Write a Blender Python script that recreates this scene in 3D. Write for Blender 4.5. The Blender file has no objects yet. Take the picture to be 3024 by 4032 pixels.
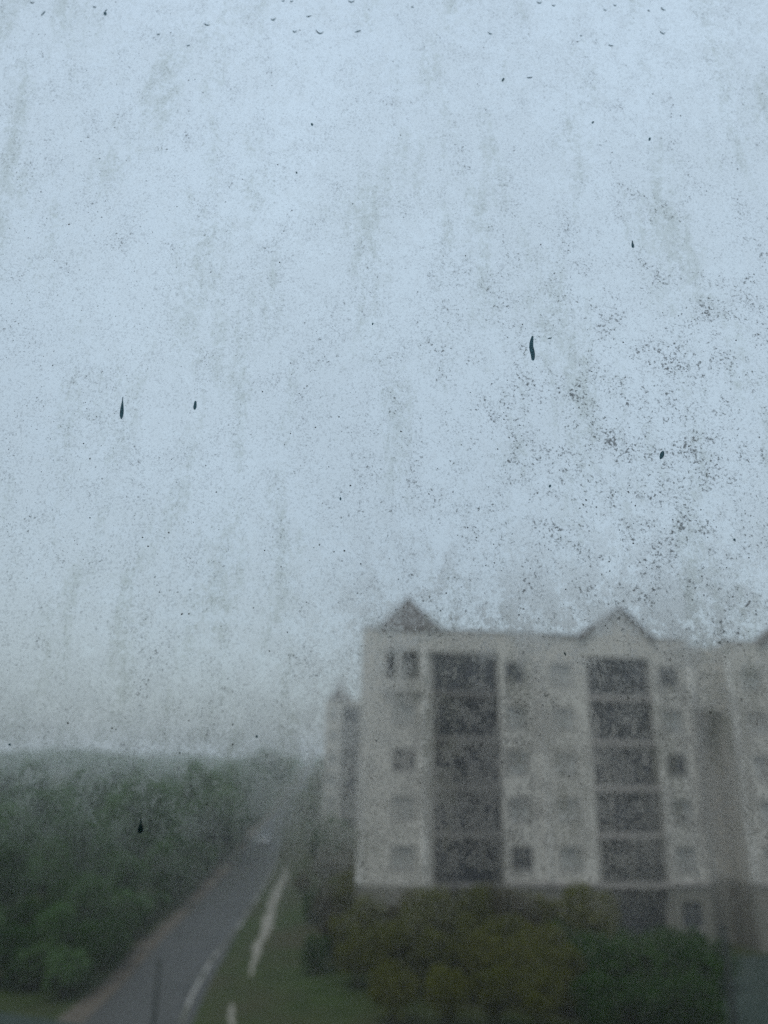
import bpy, math, random
import numpy as np
from mathutils import Vector, Matrix

R = math.radians
scene = bpy.context.scene
C = scene.collection

# ------------------------------------------------------------------ camera, sky, sun, exposure
EYE = Vector((0.0, 0.0, 12.0))          # fourth-floor room, eye height above the ground outside
PITCH, ROLL = R(18.5), R(1.0)
F_PX = 2911.0                            # focal length in photograph pixels (3024 x 4032)
cam = bpy.data.cameras.new("camera")
cam.sensor_fit = 'VERTICAL'
cam.sensor_height = 36.0
cam.lens = 36.0 * F_PX / 4032.0
cam.clip_start = 0.01
cam.clip_end = 6000.0
cam.dof.use_dof = True
cam.dof.focus_distance = 0.375           # focused on the dirty pane, the outside is soft
cam.dof.aperture_fstop = cam.lens / 4.9  # 4.9 mm wide aperture
cam_ob = bpy.data.objects.new("camera", cam)
C.objects.link(cam_ob)
fwd = Vector((0, math.cos(PITCH), math.sin(PITCH)))
right = Vector((1, 0, 0))
up = right.cross(fwd)
r2 = right * math.cos(ROLL) + up * math.sin(ROLL)
u2 = -right * math.sin(ROLL) + up * math.cos(ROLL)
m = Matrix((r2, u2, -fwd)).transposed().to_4x4()
m.translation = EYE
cam_ob.matrix_world = m
scene.camera = cam_ob

SUN_EL, SUN_AZ = R(58), R(205)
world = bpy.data.worlds.new("World")
scene.world = world
world.use_nodes = True
wn = world.node_tree
wn.nodes.clear()
def N(nt, typ, **kw):
    n = nt.nodes.new(typ)
    for k, v in kw.items():
        if k == 'inp':
            for a, b in v.items():
                n.inputs[a].default_value = b
        else:
            setattr(n, k, v)
    return n
w_out = N(wn, 'ShaderNodeOutputWorld')
bg_a = N(wn, 'ShaderNodeBackground', inp={'Strength': 0.05})
sky = N(wn, 'ShaderNodeTexSky', sky_type='NISHITA', sun_disc=False, sun_elevation=SUN_EL, sun_rotation=SUN_AZ,
        altitude=0.0, air_density=1.0, dust_density=4.0, ozone_density=2.0)
wn.links.new(sky.outputs[0], bg_a.inputs[0])
# overcast cloud deck: brighter overhead than at the horizon
tc = N(wn, 'ShaderNodeTexCoord')
sep = N(wn, 'ShaderNodeSeparateXYZ')
wn.links.new(tc.outputs['Generated'], sep.inputs[0])
rampw = N(wn, 'ShaderNodeValToRGB')
rampw.color_ramp.elements[0].position = 0.0
rampw.color_ramp.elements[0].color = (0.300, 0.342, 0.372, 1)
rampw.color_ramp.elements[1].position = 0.82
rampw.color_ramp.elements[1].color = (0.60, 0.71, 0.83, 1)
for pos, c in ((0.13, (0.420, 0.478, 0.522)), (0.30, (0.475, 0.550, 0.612)), (0.55, (0.54, 0.632, 0.715))):
    e = rampw.color_ramp.elements.new(pos)
    e.color = (*c, 1)
wn.links.new(sep.outputs['Z'], rampw.inputs[0])
cl = N(wn, 'ShaderNodeTexNoise', inp={'Scale': 2.2, 'Detail': 4.0, 'Roughness': 0.5})
wn.links.new(tc.outputs['Generated'], cl.inputs['Vector'])
mr = N(wn, 'ShaderNodeMapRange', inp={'From Min': 0.3, 'From Max': 0.7, 'To Min': 0.93, 'To Max': 1.07})
wn.links.new(cl.outputs['Fac'], mr.inputs['Value'])
bg_b = N(wn, 'ShaderNodeBackground')
wn.links.new(rampw.outputs[0], bg_b.inputs[0])
wn.links.new(mr.outputs[0], bg_b.inputs[1])
adds = N(wn, 'ShaderNodeAddShader')
wn.links.new(bg_a.outputs[0], adds.inputs[0])
wn.links.new(bg_b.outputs[0], adds.inputs[1])
wn.links.new(adds.outputs[0], w_out.inputs['Surface'])

sun = bpy.data.lights.new("sun", 'SUN')
sun.energy = 1.2
sun.angle = R(25)
sun.color = (1.0, 0.95, 0.88)
sun_ob = bpy.data.objects.new("sun", sun)
C.objects.link(sun_ob)
sdir = Vector((math.sin(SUN_AZ) * math.cos(SUN_EL), math.cos(SUN_AZ) * math.cos(SUN_EL), math.sin(SUN_EL)))
sun_ob.rotation_euler = sdir.to_track_quat('Z', 'Y').to_euler()
sun_ob.location = (0, -30, 60)

scene.view_settings.view_transform = 'Standard'
scene.view_settings.look = 'None'
scene.view_settings.exposure = 0.0
scene.view_settings.gamma = 1.0
scene.cycles.max_bounces = 10
scene.cycles.transparent_max_bounces = 24
scene.cycles.volume_bounces = 1
scene.cycles.use_denoising = False

# ------------------------------------------------------------------ helpers
def ray(px, py, s=3024 / 1659):
    """direction of a photograph pixel (given in a 1659 px wide copy)"""
    u = (px * s - 1512) / F_PX
    v = -(py * s - 2016) / F_PX
    return r2 * u + u2 * v + fwd
def on_ground(px, py, z=0.0):
    d = ray(px, py)
    t = (z - EYE.z) / d.z
    return EYE + d * t
def on_pane(px, py, y):
    d = ray(px, py)
    return EYE + d * (y / d.y)

def tag(o, label=None, cat=None, group=None, kind=None):
    if label: o['label'] = label
    if cat: o['category'] = cat
    if group: o['group'] = group
    if kind: o['kind'] = kind
    return o
def empty(name, loc=(0, 0, 0), rz=0.0, parent=None):
    o = bpy.data.objects.new(name, None)
    C.objects.link(o)
    o.location = loc
    o.rotation_euler = (0, 0, rz)
    o.empty_display_size = 0.2
    if parent: o.parent = parent
    return o
def link(name, me, mat=None, parent=None):
    if mat is not None and not me.materials:
        me.materials.append(mat)
    o = bpy.data.objects.new(name, me)
    C.objects.link(o)
    if parent: o.parent = parent
    return o
class MB:
    def __init__(s): s.v = []; s.f = []
    def box(s, x0, x1, y0, y1, z0, z1):
        b = len(s.v)
        s.v += [(x0, y0, z0), (x1, y0, z0), (x1, y1, z0), (x0, y1, z0), (x0, y0, z1), (x1, y0, z1), (x1, y1, z1), (x0, y1, z1)]
        s.f += [tuple(b + i for i in q) for q in ((0, 3, 2, 1), (4, 5, 6, 7), (0, 1, 5, 4), (1, 2, 6, 5), (2, 3, 7, 6), (3, 0, 4, 7))]
        return s
    def poly(s, pts, faces):
        b = len(s.v); s.v += [tuple(p) for p in pts]; s.f += [tuple(b + i for i in q) for q in faces]; return s
    def tube(s, pts, rads, n=8, cap=True):
        b = len(s.v)
        pts = [Vector(p) for p in pts]
        for i, (p, r) in enumerate(zip(pts, rads)):
            d = (pts[min(i + 1, len(pts) - 1)] - pts[max(i - 1, 0)]).normalized()
            a = d.orthogonal().normalized(); c = d.cross(a)
            for k in range(n):
                t = 2 * math.pi * k / n
                s.v.append(tuple(p + (a * math.cos(t) + c * math.sin(t)) * r))
        for i in range(len(pts) - 1):
            for k in range(n):
                k2 = (k + 1) % n
                s.f.append((b + i * n + k, b + i * n + k2, b + (i + 1) * n + k2, b + (i + 1) * n + k))
        if cap:
            s.f.append(tuple(b + k for k in reversed(range(n))))
            s.f.append(tuple(b + (len(pts) - 1) * n + k for k in range(n)))
        return s
    def mesh(s, name, smooth=False):
        me = bpy.data.meshes.new(name)
        me.from_pydata(s.v, [], s.f)
        if smooth:
            me.polygons.foreach_set('use_smooth', [True] * len(me.polygons))
        me.update()
        return me
    def build(s, name, mat, parent=None, smooth=False):
        return link(name, s.mesh(name, smooth), mat, parent)

# ------------------------------------------------------------------ materials
def new_mat(name):
    mt = bpy.data.materials.new(name); mt.use_nodes = True
    nt = mt.node_tree; nt.nodes.clear()
    out = N(nt, 'ShaderNodeOutputMaterial')
    return mt, nt, out
def principled(name, c1, c2, scale=3.0, rough=0.8, detail=5.0, bump=0.0, stretch=(1, 1, 1), spec=0.3, lo=0.35, hi=0.65, c3=None, metallic=0.0):
    mt, nt, out = new_mat(name)
    p = N(nt, 'ShaderNodeBsdfPrincipled', inp={'Roughness': rough, 'Specular IOR Level': spec, 'Metallic': metallic})
    t = N(nt, 'ShaderNodeTexCoord')
    mp = N(nt, 'ShaderNodeMapping', inp={'Scale': stretch})
    nz = N(nt, 'ShaderNodeTexNoise', inp={'Scale': scale, 'Detail': detail, 'Roughness': 0.6})
    nt.links.new(t.outputs['Object'], mp.inputs[0]); nt.links.new(mp.outputs[0], nz.inputs['Vector'])
    rp = N(nt, 'ShaderNodeValToRGB')
    rp.color_ramp.elements[0].position = lo; rp.color_ramp.elements[0].color = (*c1, 1)
    rp.color_ramp.elements[1].position = hi; rp.color_ramp.elements[1].color = (*c2, 1)
    nt.links.new(nz.outputs['Fac'], rp.inputs[0])
    col = rp.outputs[0]
    if c3 is not None:
        n2 = N(nt, 'ShaderNodeTexNoise', inp={'Scale': scale * 0.13, 'Detail': 3.0})
        nt.links.new(mp.outputs[0], n2.inputs['Vector'])
        m2 = N(nt, 'ShaderNodeMapRange', inp={'From Min': 0.42, 'From Max': 0.62})
        nt.links.new(n2.outputs['Fac'], m2.inputs['Value'])
        mx = N(nt, 'ShaderNodeMix', data_type='RGBA', inp={})
        nt.links.new(m2.outputs[0], mx.inputs[0]); nt.links.new(col, mx.inputs[6]); mx.inputs[7].default_value = (*c3, 1)
        col = mx.outputs[2]
    nt.links.new(col, p.inputs['Base Color'])
    if bump:
        b = N(nt, 'ShaderNodeBump', inp={'Strength': bump, 'Distance': 0.02})
        nt.links.new(nz.outputs['Fac'], b.inputs['Height']); nt.links.new(b.outputs[0], p.inputs['Normal'])
    nt.links.new(p.outputs[0], out.inputs['Surface'])
    return mt
M = {}
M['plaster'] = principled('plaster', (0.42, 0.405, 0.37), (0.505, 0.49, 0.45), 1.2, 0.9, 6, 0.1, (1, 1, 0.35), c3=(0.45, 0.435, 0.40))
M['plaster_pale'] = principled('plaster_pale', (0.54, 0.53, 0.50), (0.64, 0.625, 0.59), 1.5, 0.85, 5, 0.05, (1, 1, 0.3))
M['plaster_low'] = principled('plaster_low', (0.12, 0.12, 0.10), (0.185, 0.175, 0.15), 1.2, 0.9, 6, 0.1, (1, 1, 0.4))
M['slab'] = principled('slab', (0.27, 0.25, 0.235), (0.36, 0.335, 0.32), 2.0, 0.85, 5, 0.05)
M['slab_dark'] = principled('slab_dark', (0.12, 0.115, 0.11), (0.20, 0.19, 0.18), 2.0, 0.9, 5, 0.05)  # darker tone, so the floor bands fade as behind the heavy film
M['roof'] = principled('roof_tiles', (0.075, 0.072, 0.070), (0.13, 0.122, 0.118), 6, 0.8, 5, 0.3)
M['verge'] = principled('verge_board', (0.085, 0.068, 0.06), (0.13, 0.105, 0.095), 4, 0.7)
M['dark_glass'] = principled('dark_glass', (0.012, 0.014, 0.018), (0.028, 0.032, 0.042), 0.6, 0.18, 2, 0, spec=0.5)
M['pale_glass'] = principled('curtain_sky_glass', (0.29, 0.30, 0.29), (0.42, 0.42, 0.40), 0.8, 0.2, 3, 0, spec=0.5)  # pale tone stands for curtains and for reflected sky
M['frame'] = principled('window_frame', (0.14, 0.15, 0.15), (0.20, 0.21, 0.21), 5, 0.5)
M['metal_dark'] = principled('dark_metal', (0.012, 0.018, 0.016), (0.028, 0.032, 0.030), 6, 0.7, spec=0.1)
M['metal_pale'] = principled('aluminium', (0.45, 0.46, 0.46), (0.55, 0.55, 0.55), 8, 0.4, metallic=0.6)
M['asphalt'] = principled('wet_asphalt', (0.030, 0.030, 0.028), (0.054, 0.052, 0.048), 1.2, 0.55, 7, 0.1, spec=0.18, c3=(0.048, 0.047, 0.044))
M['kerb'] = principled('kerb_stone', (0.20, 0.195, 0.18), (0.31, 0.30, 0.275), 2.5, 0.85, 5, 0.2)
M['kerb_dark'] = principled('dirty_kerb_stone', (0.07, 0.075, 0.055), (0.15, 0.145, 0.12), 2.5, 0.9, 5, 0.2)
M['sand'] = principled('sandy_path', (0.09, 0.088, 0.066), (0.29, 0.27, 0.235), 2.4, 0.95, 8, 0.3, lo=0.38, hi=0.6)
M['earth'] = principled('brown_earth', (0.06, 0.050, 0.038), (0.10, 0.082, 0.064), 1.3, 0.95, 7, 0.3)
M['concrete'] = principled('damp_concrete', (0.022, 0.034, 0.028), (0.038, 0.052, 0.045), 0.9, 0.8, 6, 0.1, spec=0.08)
M['grass_ground'] = principled('grass_ground', (0.016, 0.030, 0.008), (0.036, 0.054, 0.015), 0.9, 0.95, 9, 0.3, spec=0.05, c3=(0.040, 0.040, 0.020))
M['bark'] = principled('bark', (0.035, 0.028, 0.02), (0.08, 0.065, 0.05), 6, 0.95, 5, 0.4, (1, 1, 0.2))
M['room'] = principled('room_paint', (0.50, 0.49, 0.46), (0.56, 0.55, 0.52), 1.5, 0.9)
M['room_floor'] = principled('room_floor', (0.16, 0.13, 0.10), (0.24, 0.20, 0.16), 2.5, 0.6)
M['outer_wall'] = principled('outer_wall', (0.30, 0.27, 0.24), (0.38, 0.34, 0.30), 1.2, 0.9)
M['car_paint'] = principled('car_paint', (0.55, 0.56, 0.58), (0.62, 0.63, 0.65), 1, 0.25, spec=0.5)
M['rubber'] = principled('rubber', (0.015, 0.015, 0.015), (0.03, 0.03, 0.03), 9, 0.9)
M['rim'] = principled('wheel_rim', (0.3, 0.3, 0.31), (0.4, 0.4, 0.41), 9, 0.35, metallic=0.7)

def leaf_mat(name, c1, c2, c3):
    mt, nt, out = new_mat(name)
    oi = N(nt, 'ShaderNodeObjectInfo')
    geo = N(nt, 'ShaderNodeNewGeometry')
    rp = N(nt, 'ShaderNodeValToRGB')
    rp.color_ramp.elements[0].color = (*c1, 1); rp.color_ramp.elements[1].color = (*c3, 1)
    e = rp.color_ramp.elements.new(0.5); e.color = (*c2, 1)
    a = N(nt, 'ShaderNodeMath', operation='MULTIPLY', inp={1: 0.55})
    b = N(nt, 'ShaderNodeMath', operation='MULTIPLY_ADD', inp={1: 0.45})
    nt.links.new(geo.outputs['Random Per Island'], a.inputs[0])
    nt.links.new(oi.outputs['Random'], b.inputs[0]); nt.links.new(a.outputs[0], b.inputs[2])
    nt.links.new(b.outputs[0], rp.inputs[0])
    d = N(nt, 'ShaderNodeBsdfDiffuse', inp={'Roughness': 0.6})
    t = N(nt, 'ShaderNodeBsdfTranslucent')
    nt.links.new(rp.outputs[0], d.inputs[0]); nt.links.new(rp.outputs[0], t.inputs[0])
    mx = N(nt, 'ShaderNodeMixShader', inp={0: 0.45})
    nt.links.new(d.outputs[0], mx.inputs[1]); nt.links.new(t.outputs[0], mx.inputs[2])
    nt.links.new(mx.outputs[0], out.inputs['Surface'])
    return mt
M['leaf_green'] = leaf_mat('leaf_green', (0.056, 0.118, 0.036), (0.082, 0.155, 0.050), (0.112, 0.182, 0.066))
M['leaf_dark'] = leaf_mat('leaf_dark', (0.014, 0.046, 0.007), (0.026, 0.070, 0.010), (0.044, 0.096, 0.015))
M['leaf_olive'] = leaf_mat('leaf_olive', (0.056, 0.066, 0.008), (0.090, 0.100, 0.012), (0.124, 0.128, 0.018))
M['leaf_brown'] = leaf_mat('leaf_brown', (0.045, 0.038, 0.024), (0.075, 0.065, 0.038), (0.10, 0.10, 0.048))

# ------------------------------------------------------------------ ground, roads and paths
MB().poly([(-1600, -200, 0), (1600, -200, 0), (1600, 2600, 0), (-1600, 2600, 0)], [(0, 1, 2, 3)]).build('ground', M['grass_ground'])
bpy.data.objects['ground']['kind'] = 'structure'
def strip(name, left, rightp, z, mat, kind='structure', thick=0.0, parent=None):
    mb = MB()
    pts = []
    for a, b in zip(left, rightp):
        pts += [(a[0], a[1], z), (b[0], b[1], z)]
    fs = [(2 * i, 2 * i + 1, 2 * i + 3, 2 * i + 2) for i in range(len(left) - 1)]
    if thick:
        n = len(pts)
        pts += [(p[0], p[1], z - thick) for p in pts]
        for i in range(len(left) - 1):
            fs += [(2 * i + 2, n + 2 * i + 2, n + 2 * i, 2 * i), (2 * i + 1, n + 2 * i + 1, n + 2 * i + 3, 2 * i + 3)]
        fs += [(0, n, n + 1, 1), (2 * len(left) - 1, n + 2 * len(left) - 1, n + 2 * len(left) - 2, 2 * len(left) - 2)]
    mb.poly(pts, fs)
    o = mb.build(name, mat, parent)
    if not parent: o['kind'] = kind
    return o
ys = [10, 30, 40, 48, 57, 67, 80, 95, 110, 127, 150, 178, 230, 300, 420, 600, 900]
road_l = [(-13.5, 10), (-13.6, 30), (-13.7, 40), (-14.0, 48), (-14.7, 57), (-15.2, 67), (-15.9, 80), (-16.9, 95), (-18.3, 110), (-19.7, 127), (-21.5, 150), (-23.7, 178), (-28.2, 230), (-33.7, 300), (-42.7, 420), (-57.7, 600), (-83.7, 900)]
road_r = [(-8.2, 10), (-8.4, 30), (-8.6, 40), (-9.3, 48), (-9.8, 57), (-10.4, 67), (-11.1, 80), (-12.1, 95), (-13.3, 110), (-14.8, 127), (-16.6, 150), (-18.8, 178), (-23.2, 230), (-28.6, 300), (-37.4, 420), (-52, 600), (-78, 900)]
strip('road', road_l, road_r, 0.012, M['asphalt'])
# side road that turns off towards the left
strip('side_road', [(-90, 43.2), (-40, 43.0), (-20, 42.6), (-13.68, 40.5)], [(-90, 36), (-40, 36), (-20, 36), (-13.68, 36)], 0.008, M['concrete'])
# bare earth verge along the road's far side
strip('verge', [(a[0] - (1.3 if a[1] < 70 else 1.8) - 0.2 * math.sin(a[1]), a[1]) for a in road_l[2:]], [(a[0] - 0.02, a[1]) for a in road_l[2:]], 0.004, M['earth'])
# sandy footpath in worn stretches, grass between it and the kerb
def px_strip(name, pl, pr, z, mat, parent=None):
    return strip(name, [tuple(on_ground(*p))[:2] for p in pl], [tuple(on_ground(*p))[:2] for p in pr], z, mat, parent=parent)
def worn_path(pl, pr, seed, seg=22):
    """sandy strip whose edges are eaten into by the grass"""
    rr = random.Random(seed)
    A = [on_ground(*p) for p in pl]; B = [on_ground(*p) for p in pr]
    L_, R_ = [], []
    for k in range(seg + 1):
        t = k / seg * (len(A) - 1); q = min(int(t), len(A) - 2); f = t - q
        a, b = A[q].lerp(A[q + 1], f), B[q].lerp(B[q + 1], f)
        w = b.x - a.x
        end = min(1.0, 0.25 + 3.0 * min(k, seg - k) / seg)
        c = (a.x + b.x) / 2 + rr.uniform(-.12, .12) * w
        hw = w / 2 * end * 0.8
        L_.append((c - hw * rr.uniform(0.55, 1.1), a.y)); R_.append((c + hw * rr.uniform(0.55, 1.1), a.y))
    return strip('footpath', L_, R_, 0.010, M['sand'])
worn_path([(494, 2230), (489, 2185), (497, 2165)], [(513, 2230), (508, 2185), (505, 2165)], 4, 10)
worn_path([(528, 2110), (540, 2055), (562, 1990), (584, 1930), (602, 1890), (610, 1868)], [(550, 2110), (572, 2055), (596, 1990), (614, 1930), (628, 1890), (629, 1868)], 5, 30)
kerb = empty('kerb', (0, 0, 0)); kerb['kind'] = 'structure'
kl = [on_ground(*p) for p in ((392, 2212), (412, 2160), (455, 2080), (520, 2000), (560, 1935), (600, 1862))]
kr = random.Random(8)
for p, q in zip(kl[:-1], kl[1:]):
    n = int(max(1, (q - p).length / 1.1))
    for i in range(n):                       # kerb stones one by one, some clean, some dark with dirt
        s0, s1 = p.lerp(q, i / n), p.lerp(q, (i + 0.93) / n)
        top = 0.12 + kr.uniform(-.03, .015)
        strip('kerb_stone', [(s0.x - 0.09, s0.y), (s1.x - 0.09, s1.y)], [(s0.x + 0.09, s0.y), (s1.x + 0.09, s1.y)], top, M['kerb'] if kr.random() < 0.55 else M['kerb_dark'], thick=0.15, parent=kerb)
strip('driveway', [(15.8, 30), (16.9, 41), (18.8, 48), (24.0, 56.0)], [(60, 30), (60, 41), (60, 48), (60, 56)], 0.006, M['concrete'])

# ------------------------------------------------------------------ buildings
def wall_panel(mb, u0, u1, z0, z1, w0, w1, openings=()):
    us = sorted({u0, u1, *[a for o in openings for a in o[:2]]})
    zs = sorted({z0, z1, *[a for o in openings for a in o[2:]]})
    for i in range(len(us) - 1):
        j = 0
        while j < len(zs) - 1:
            def hole(jj):
                cu, cz = (us[i] + us[i + 1]) / 2, (zs[jj] + zs[jj + 1]) / 2
                return any(o[0] < cu < o[1] and o[2] < cz < o[3] for o in openings)
            if hole(j): j += 1; continue
            k = j
            while k < len(zs) - 1 and not hole(k): k += 1
            mb.box(us[i], us[i + 1], w0, w1, zs[j], zs[k]); j = k
def window(parent, u0, u1, z0, z1, w, glass, bars=(1, 1)):
    t = 0.07
    f = MB()
    f.box(u0, u1, w - 0.03, w + 0.06, z0, z0 + t).box(u0, u1, w - 0.03, w + 0.06, z1 - t, z1)
    f.box(u0, u0 + t, w - 0.03, w + 0.06, z0 + t, z1 - t).box(u1 - t, u1, w - 0.03, w + 0.06, z0 + t, z1 - t)
    for k in range(bars[0]):
        c = u0 + (u1 - u0) * (k + 1) / (bars[0] + 1)
        f.box(c - 0.035, c + 0.035, w - 0.028, w + 0.05, z0 + t, z1 - t)
    for k in range(bars[1]):
        c = z0 + (z1 - z0) * 0.68
        f.box(u0 + t, u1 - t, w - 0.026, w + 0.045, c - 0.03, c + 0.03)
    o = f.build('window', M['frame'], parent)
    n = bars[0] + 1
    for k in range(n):
        a, b = u0 + (u1 - u0) * k / n + 0.04, u0 + (u1 - u0) * (k + 1) / n - 0.04
        MB().box(a, b, w + 0.01, w + 0.03, z0 + 0.03, z1 - 0.03).build('pane', M[glass], o)
    MB().box(u0 - 0.08, u1 + 0.08, w - 0.24, w + 0.0, z0 - 0.09, z0 - 0.003).build('sill', M['slab'], o)
    return o
def bay(root, u0, u1, slabs, top, zg, panes=4, smat='slab'):
    """a column of glazed balconies: a slab per floor, dark glazing set back behind it"""
    levels = list(slabs)
    for i, z in enumerate(levels):
        zt = levels[i + 1] - 0.30 if i + 1 < len(levels) else top
        b = MB().box(u0, u1, -0.03, 1.35, z - 0.22, z).box(u0, u1, -0.03, 0.05, z, z + 0.10).build('balcony', M[smat], root)
        for k in range(panes):
            a, c = u0 + (u1 - u0) * k / panes + 0.05, u0 + (u1 - u0) * (k + 1) / panes - 0.05
            MB().box(a, c, 0.62, 0.66, z + 0.005, zt - 0.03).build('pane', M['dark_glass'], b)
        for k in range(panes + 1):
            c = u0 + (u1 - u0) * k / panes
            a, d = max(u0, c - 0.05), min(u1, c + 0.05)
            MB().box(a, d, 0.58, 0.70, z + 0.003, zt - 0.02).build('mullion', M['metal_dark'], b)
        rl = MB()
        rl.box(u0, u1, 0.0, 0.05, z + 1.0, z + 1.05)
        for k in range(int((u1 - u0) / 0.45)):
            rl.box(u0 + 0.2 + k * 0.45, u0 + 0.225 + k * 0.45, 0.01, 0.035, z + 0.185, z + 1.0)
        rl.build('railing', M['metal_dark'], b)
    # ground-floor opening below the first slab
    MB().box(u0, u1, 1.0, 1.05, zg + 0.02, levels[0] - 0.30).build('entrance_glazing', M['dark_glass'], root)
def gable(root, u0, u1, apex_u, z0, z1, depth=6.0, filled=True):
    mb = MB().poly([(u0 + 0.25, 0, z0), (u1 - 0.25, 0, z0), (apex_u, 0, z1 - 0.2), (u0 + 0.25, 0.3, z0), (u1 - 0.25, 0.3, z0), (apex_u, 0.3, z1 - 0.2)],
                   [(0, 1, 2), (5, 4, 3), (0, 2, 5, 3), (1, 4, 5, 2), (0, 3, 4, 1)])
    g = mb.build('gable', M['plaster'], root)
    for s, ue in ((-1, u0), (1, u1)):
        t = 0.16
        q = [(ue, -0.28, z0 - 0.05), (apex_u, -0.28, z1), (apex_u, depth, z1), (ue, depth, z0 - 0.05)]
        p = q + [(a, b, c - t) for a, b, c in q]
        fs = [(0, 1, 2, 3), (7, 6, 5, 4), (0, 4, 5, 1), (1, 5, 6, 2), (2, 6, 7, 3), (3, 7, 4, 0)]
        MB().poly(p, fs).build('roof_slope', M['roof'], g)
        q = [(ue - 0.03 * s, -0.36, z0 + 0.02), (apex_u, -0.36, z1 + 0.07), (apex_u, -0.36, z1 - 0.22), (ue - 0.03 * s, -0.36, z0 - 0.27)]
        p = q + [(a, -0.285, c) for a, b, c in q]
        MB().poly(p, fs).build('verge_board', M['verge'], g)
    return g
def pyramid(root, u0, u1, w0, w1, z0, z1):
    cu, cw = (u0 + u1) / 2, (w0 + w1) / 2
    r = MB().poly([(u0, w0, z0), (u1, w0, z0), (u1, w1, z0), (u0, w1, z0), (cu, cw * 0.6 + w0 * 0.4, z1)],
                  [(0, 1, 4), (1, 2, 4), (2, 3, 4), (3, 0, 4), (3, 2, 1, 0)]).build('roof', M['roof'], root)
    MB().box(u0 - 0.05, u1 + 0.05, w0 - 0.05, w0 + 0.2, z0 - 0.22, z0 - 0.003).build('eaves', M['verge'], r)
    MB().tube([(cu, cw * 0.6 + w0 * 0.4, z1 - 0.15), (cu, cw * 0.6 + w0 * 0.4, z1 + 0.22)], [0.14, 0.04]).build('finial', M['verge'], r)

PHI = R(7.0)
SL = [4.22, 7.32, 10.40, 13.50, 16.62]       # balcony slab levels
def facade_xy(u, y0):
    return u * math.cos(PHI), y0 + u * math.sin(PHI)

rng = random.Random(5)
x0, y0 = facade_xy(-1.4, 53.6)
flats = empty('apartment_building', (x0, y0, 0), PHI)
tag(flats, 'beige apartment block with stacked dark glazed balconies, gables and a pointed corner roof', 'building')
openings = []
wins = []
for i, z in enumerate(SL):
    wins.append((10.5, 12.0, z + 0.85, z + 2.3, {4: 'dark_glass', 0: 'dark_glass'}.get(i, 'pale_glass')))
    wins.append((13.95, 15.6, z + 0.85, z + 2.3, 'pale_glass'))
    wins.append((22.3, 23.8, z + 0.85, z + 2.3, {4: 'dark_glass', 2: 'dark_glass'}.get(i, 'pale_glass')))
    wins.append((28.9, 30.6, z + 0.85, z + 2.3, 'pale_glass'))
    if i < 4:
        wins.append((2.3, 3.9, z + 0.95, z + 2.35, 'dark_glass' if i == 2 else 'pale_glass'))
for zz in (0.9,):
    wins += [(10.5, 12.3, zz + 0.6, zz + 2.2, 'pale_glass'), (13.95, 15.6, zz + 0.6, zz + 2.2, 'pale_glass'), (2.3, 3.9, zz + 0.6, zz + 2.2, 'dark_glass'), (22.3, 23.8, zz + 0.6, zz + 2.2, 'dark_glass')]
loggia = (1.75, 4.2, 17.5, 19.5)
def op(u0, u1): return [w[:4] for w in wins if u0 < w[0] < u1]
up_ = MB()
Z_LOW = SL[0] - 0.05
def panel(u0, u1, z1, w0=0.0, extra=()):
    o = op(u0, u1) + list(extra)
    wall_panel(up_, u0, u1, Z_LOW, z1, w0, w0 + 0.3, [a for a in o if a[2] > Z_LOW])
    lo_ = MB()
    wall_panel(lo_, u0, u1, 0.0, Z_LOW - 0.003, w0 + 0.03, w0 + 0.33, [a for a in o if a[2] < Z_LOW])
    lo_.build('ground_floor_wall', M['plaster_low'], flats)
TOP = 21.02
panel(0.0, 4.75, TOP, extra=[loggia])
panel(10.0, 13.05, TOP)
panel(13.05, 16.75, TOP, w0=0.14)
panel(21.65, 24.8, TOP)
panel(27.7, 31.3, TOP)
wall_panel(up_, 4.75, 10.0, 19.5, TOP, 0.0, 0.3); wall_panel(up_, 4.75, 5.2, 0, 19.5, 0.35, 0.65)          # wall above the balcony columns
wall_panel(up_, 16.75, 21.65, 19.5, TOP, 0.0, 0.3)
wall_panel(up_, 31.3, 36.0, 19.5, TOP, 0.0, 0.3)
wall_panel(up_, 24.8, 27.7, 15.9, 20.6, 0.85, 1.15)        # bridge over the recess
wall_panel(up_, 24.8, 27.7, Z_LOW, 20.55, 2.9, 3.2)
up_.box(24.5, 24.8, 0.3, 2.9, Z_LOW, 20.8).box(27.7, 28.0, 0.3, 2.9, Z_LOW, 20.8)
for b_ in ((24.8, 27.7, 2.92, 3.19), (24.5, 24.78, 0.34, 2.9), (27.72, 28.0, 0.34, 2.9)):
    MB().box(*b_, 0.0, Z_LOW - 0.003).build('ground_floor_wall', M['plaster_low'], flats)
up_.box(4.45, 4.75, 0.3, 1.5, 0, 19.5).box(10.0, 10.3, 0.3, 1.5, 0, 19.5).box(16.45, 16.75, 0.44, 1.5, 0, 19.5).box(21.65, 21.95, 0.3, 1.5, 0, 19.5)
up_.box(1.35, 24.5, 1.5, 9.5, 0.0, 20.5).box(28.0, 40.0, 1.5, 9.5, 0.0, 20.5).box(24.5, 28.0, 3.2, 9.5, 0, 20.45)
wall_o = up_.build('wall', M['plaster'], flats)
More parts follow.
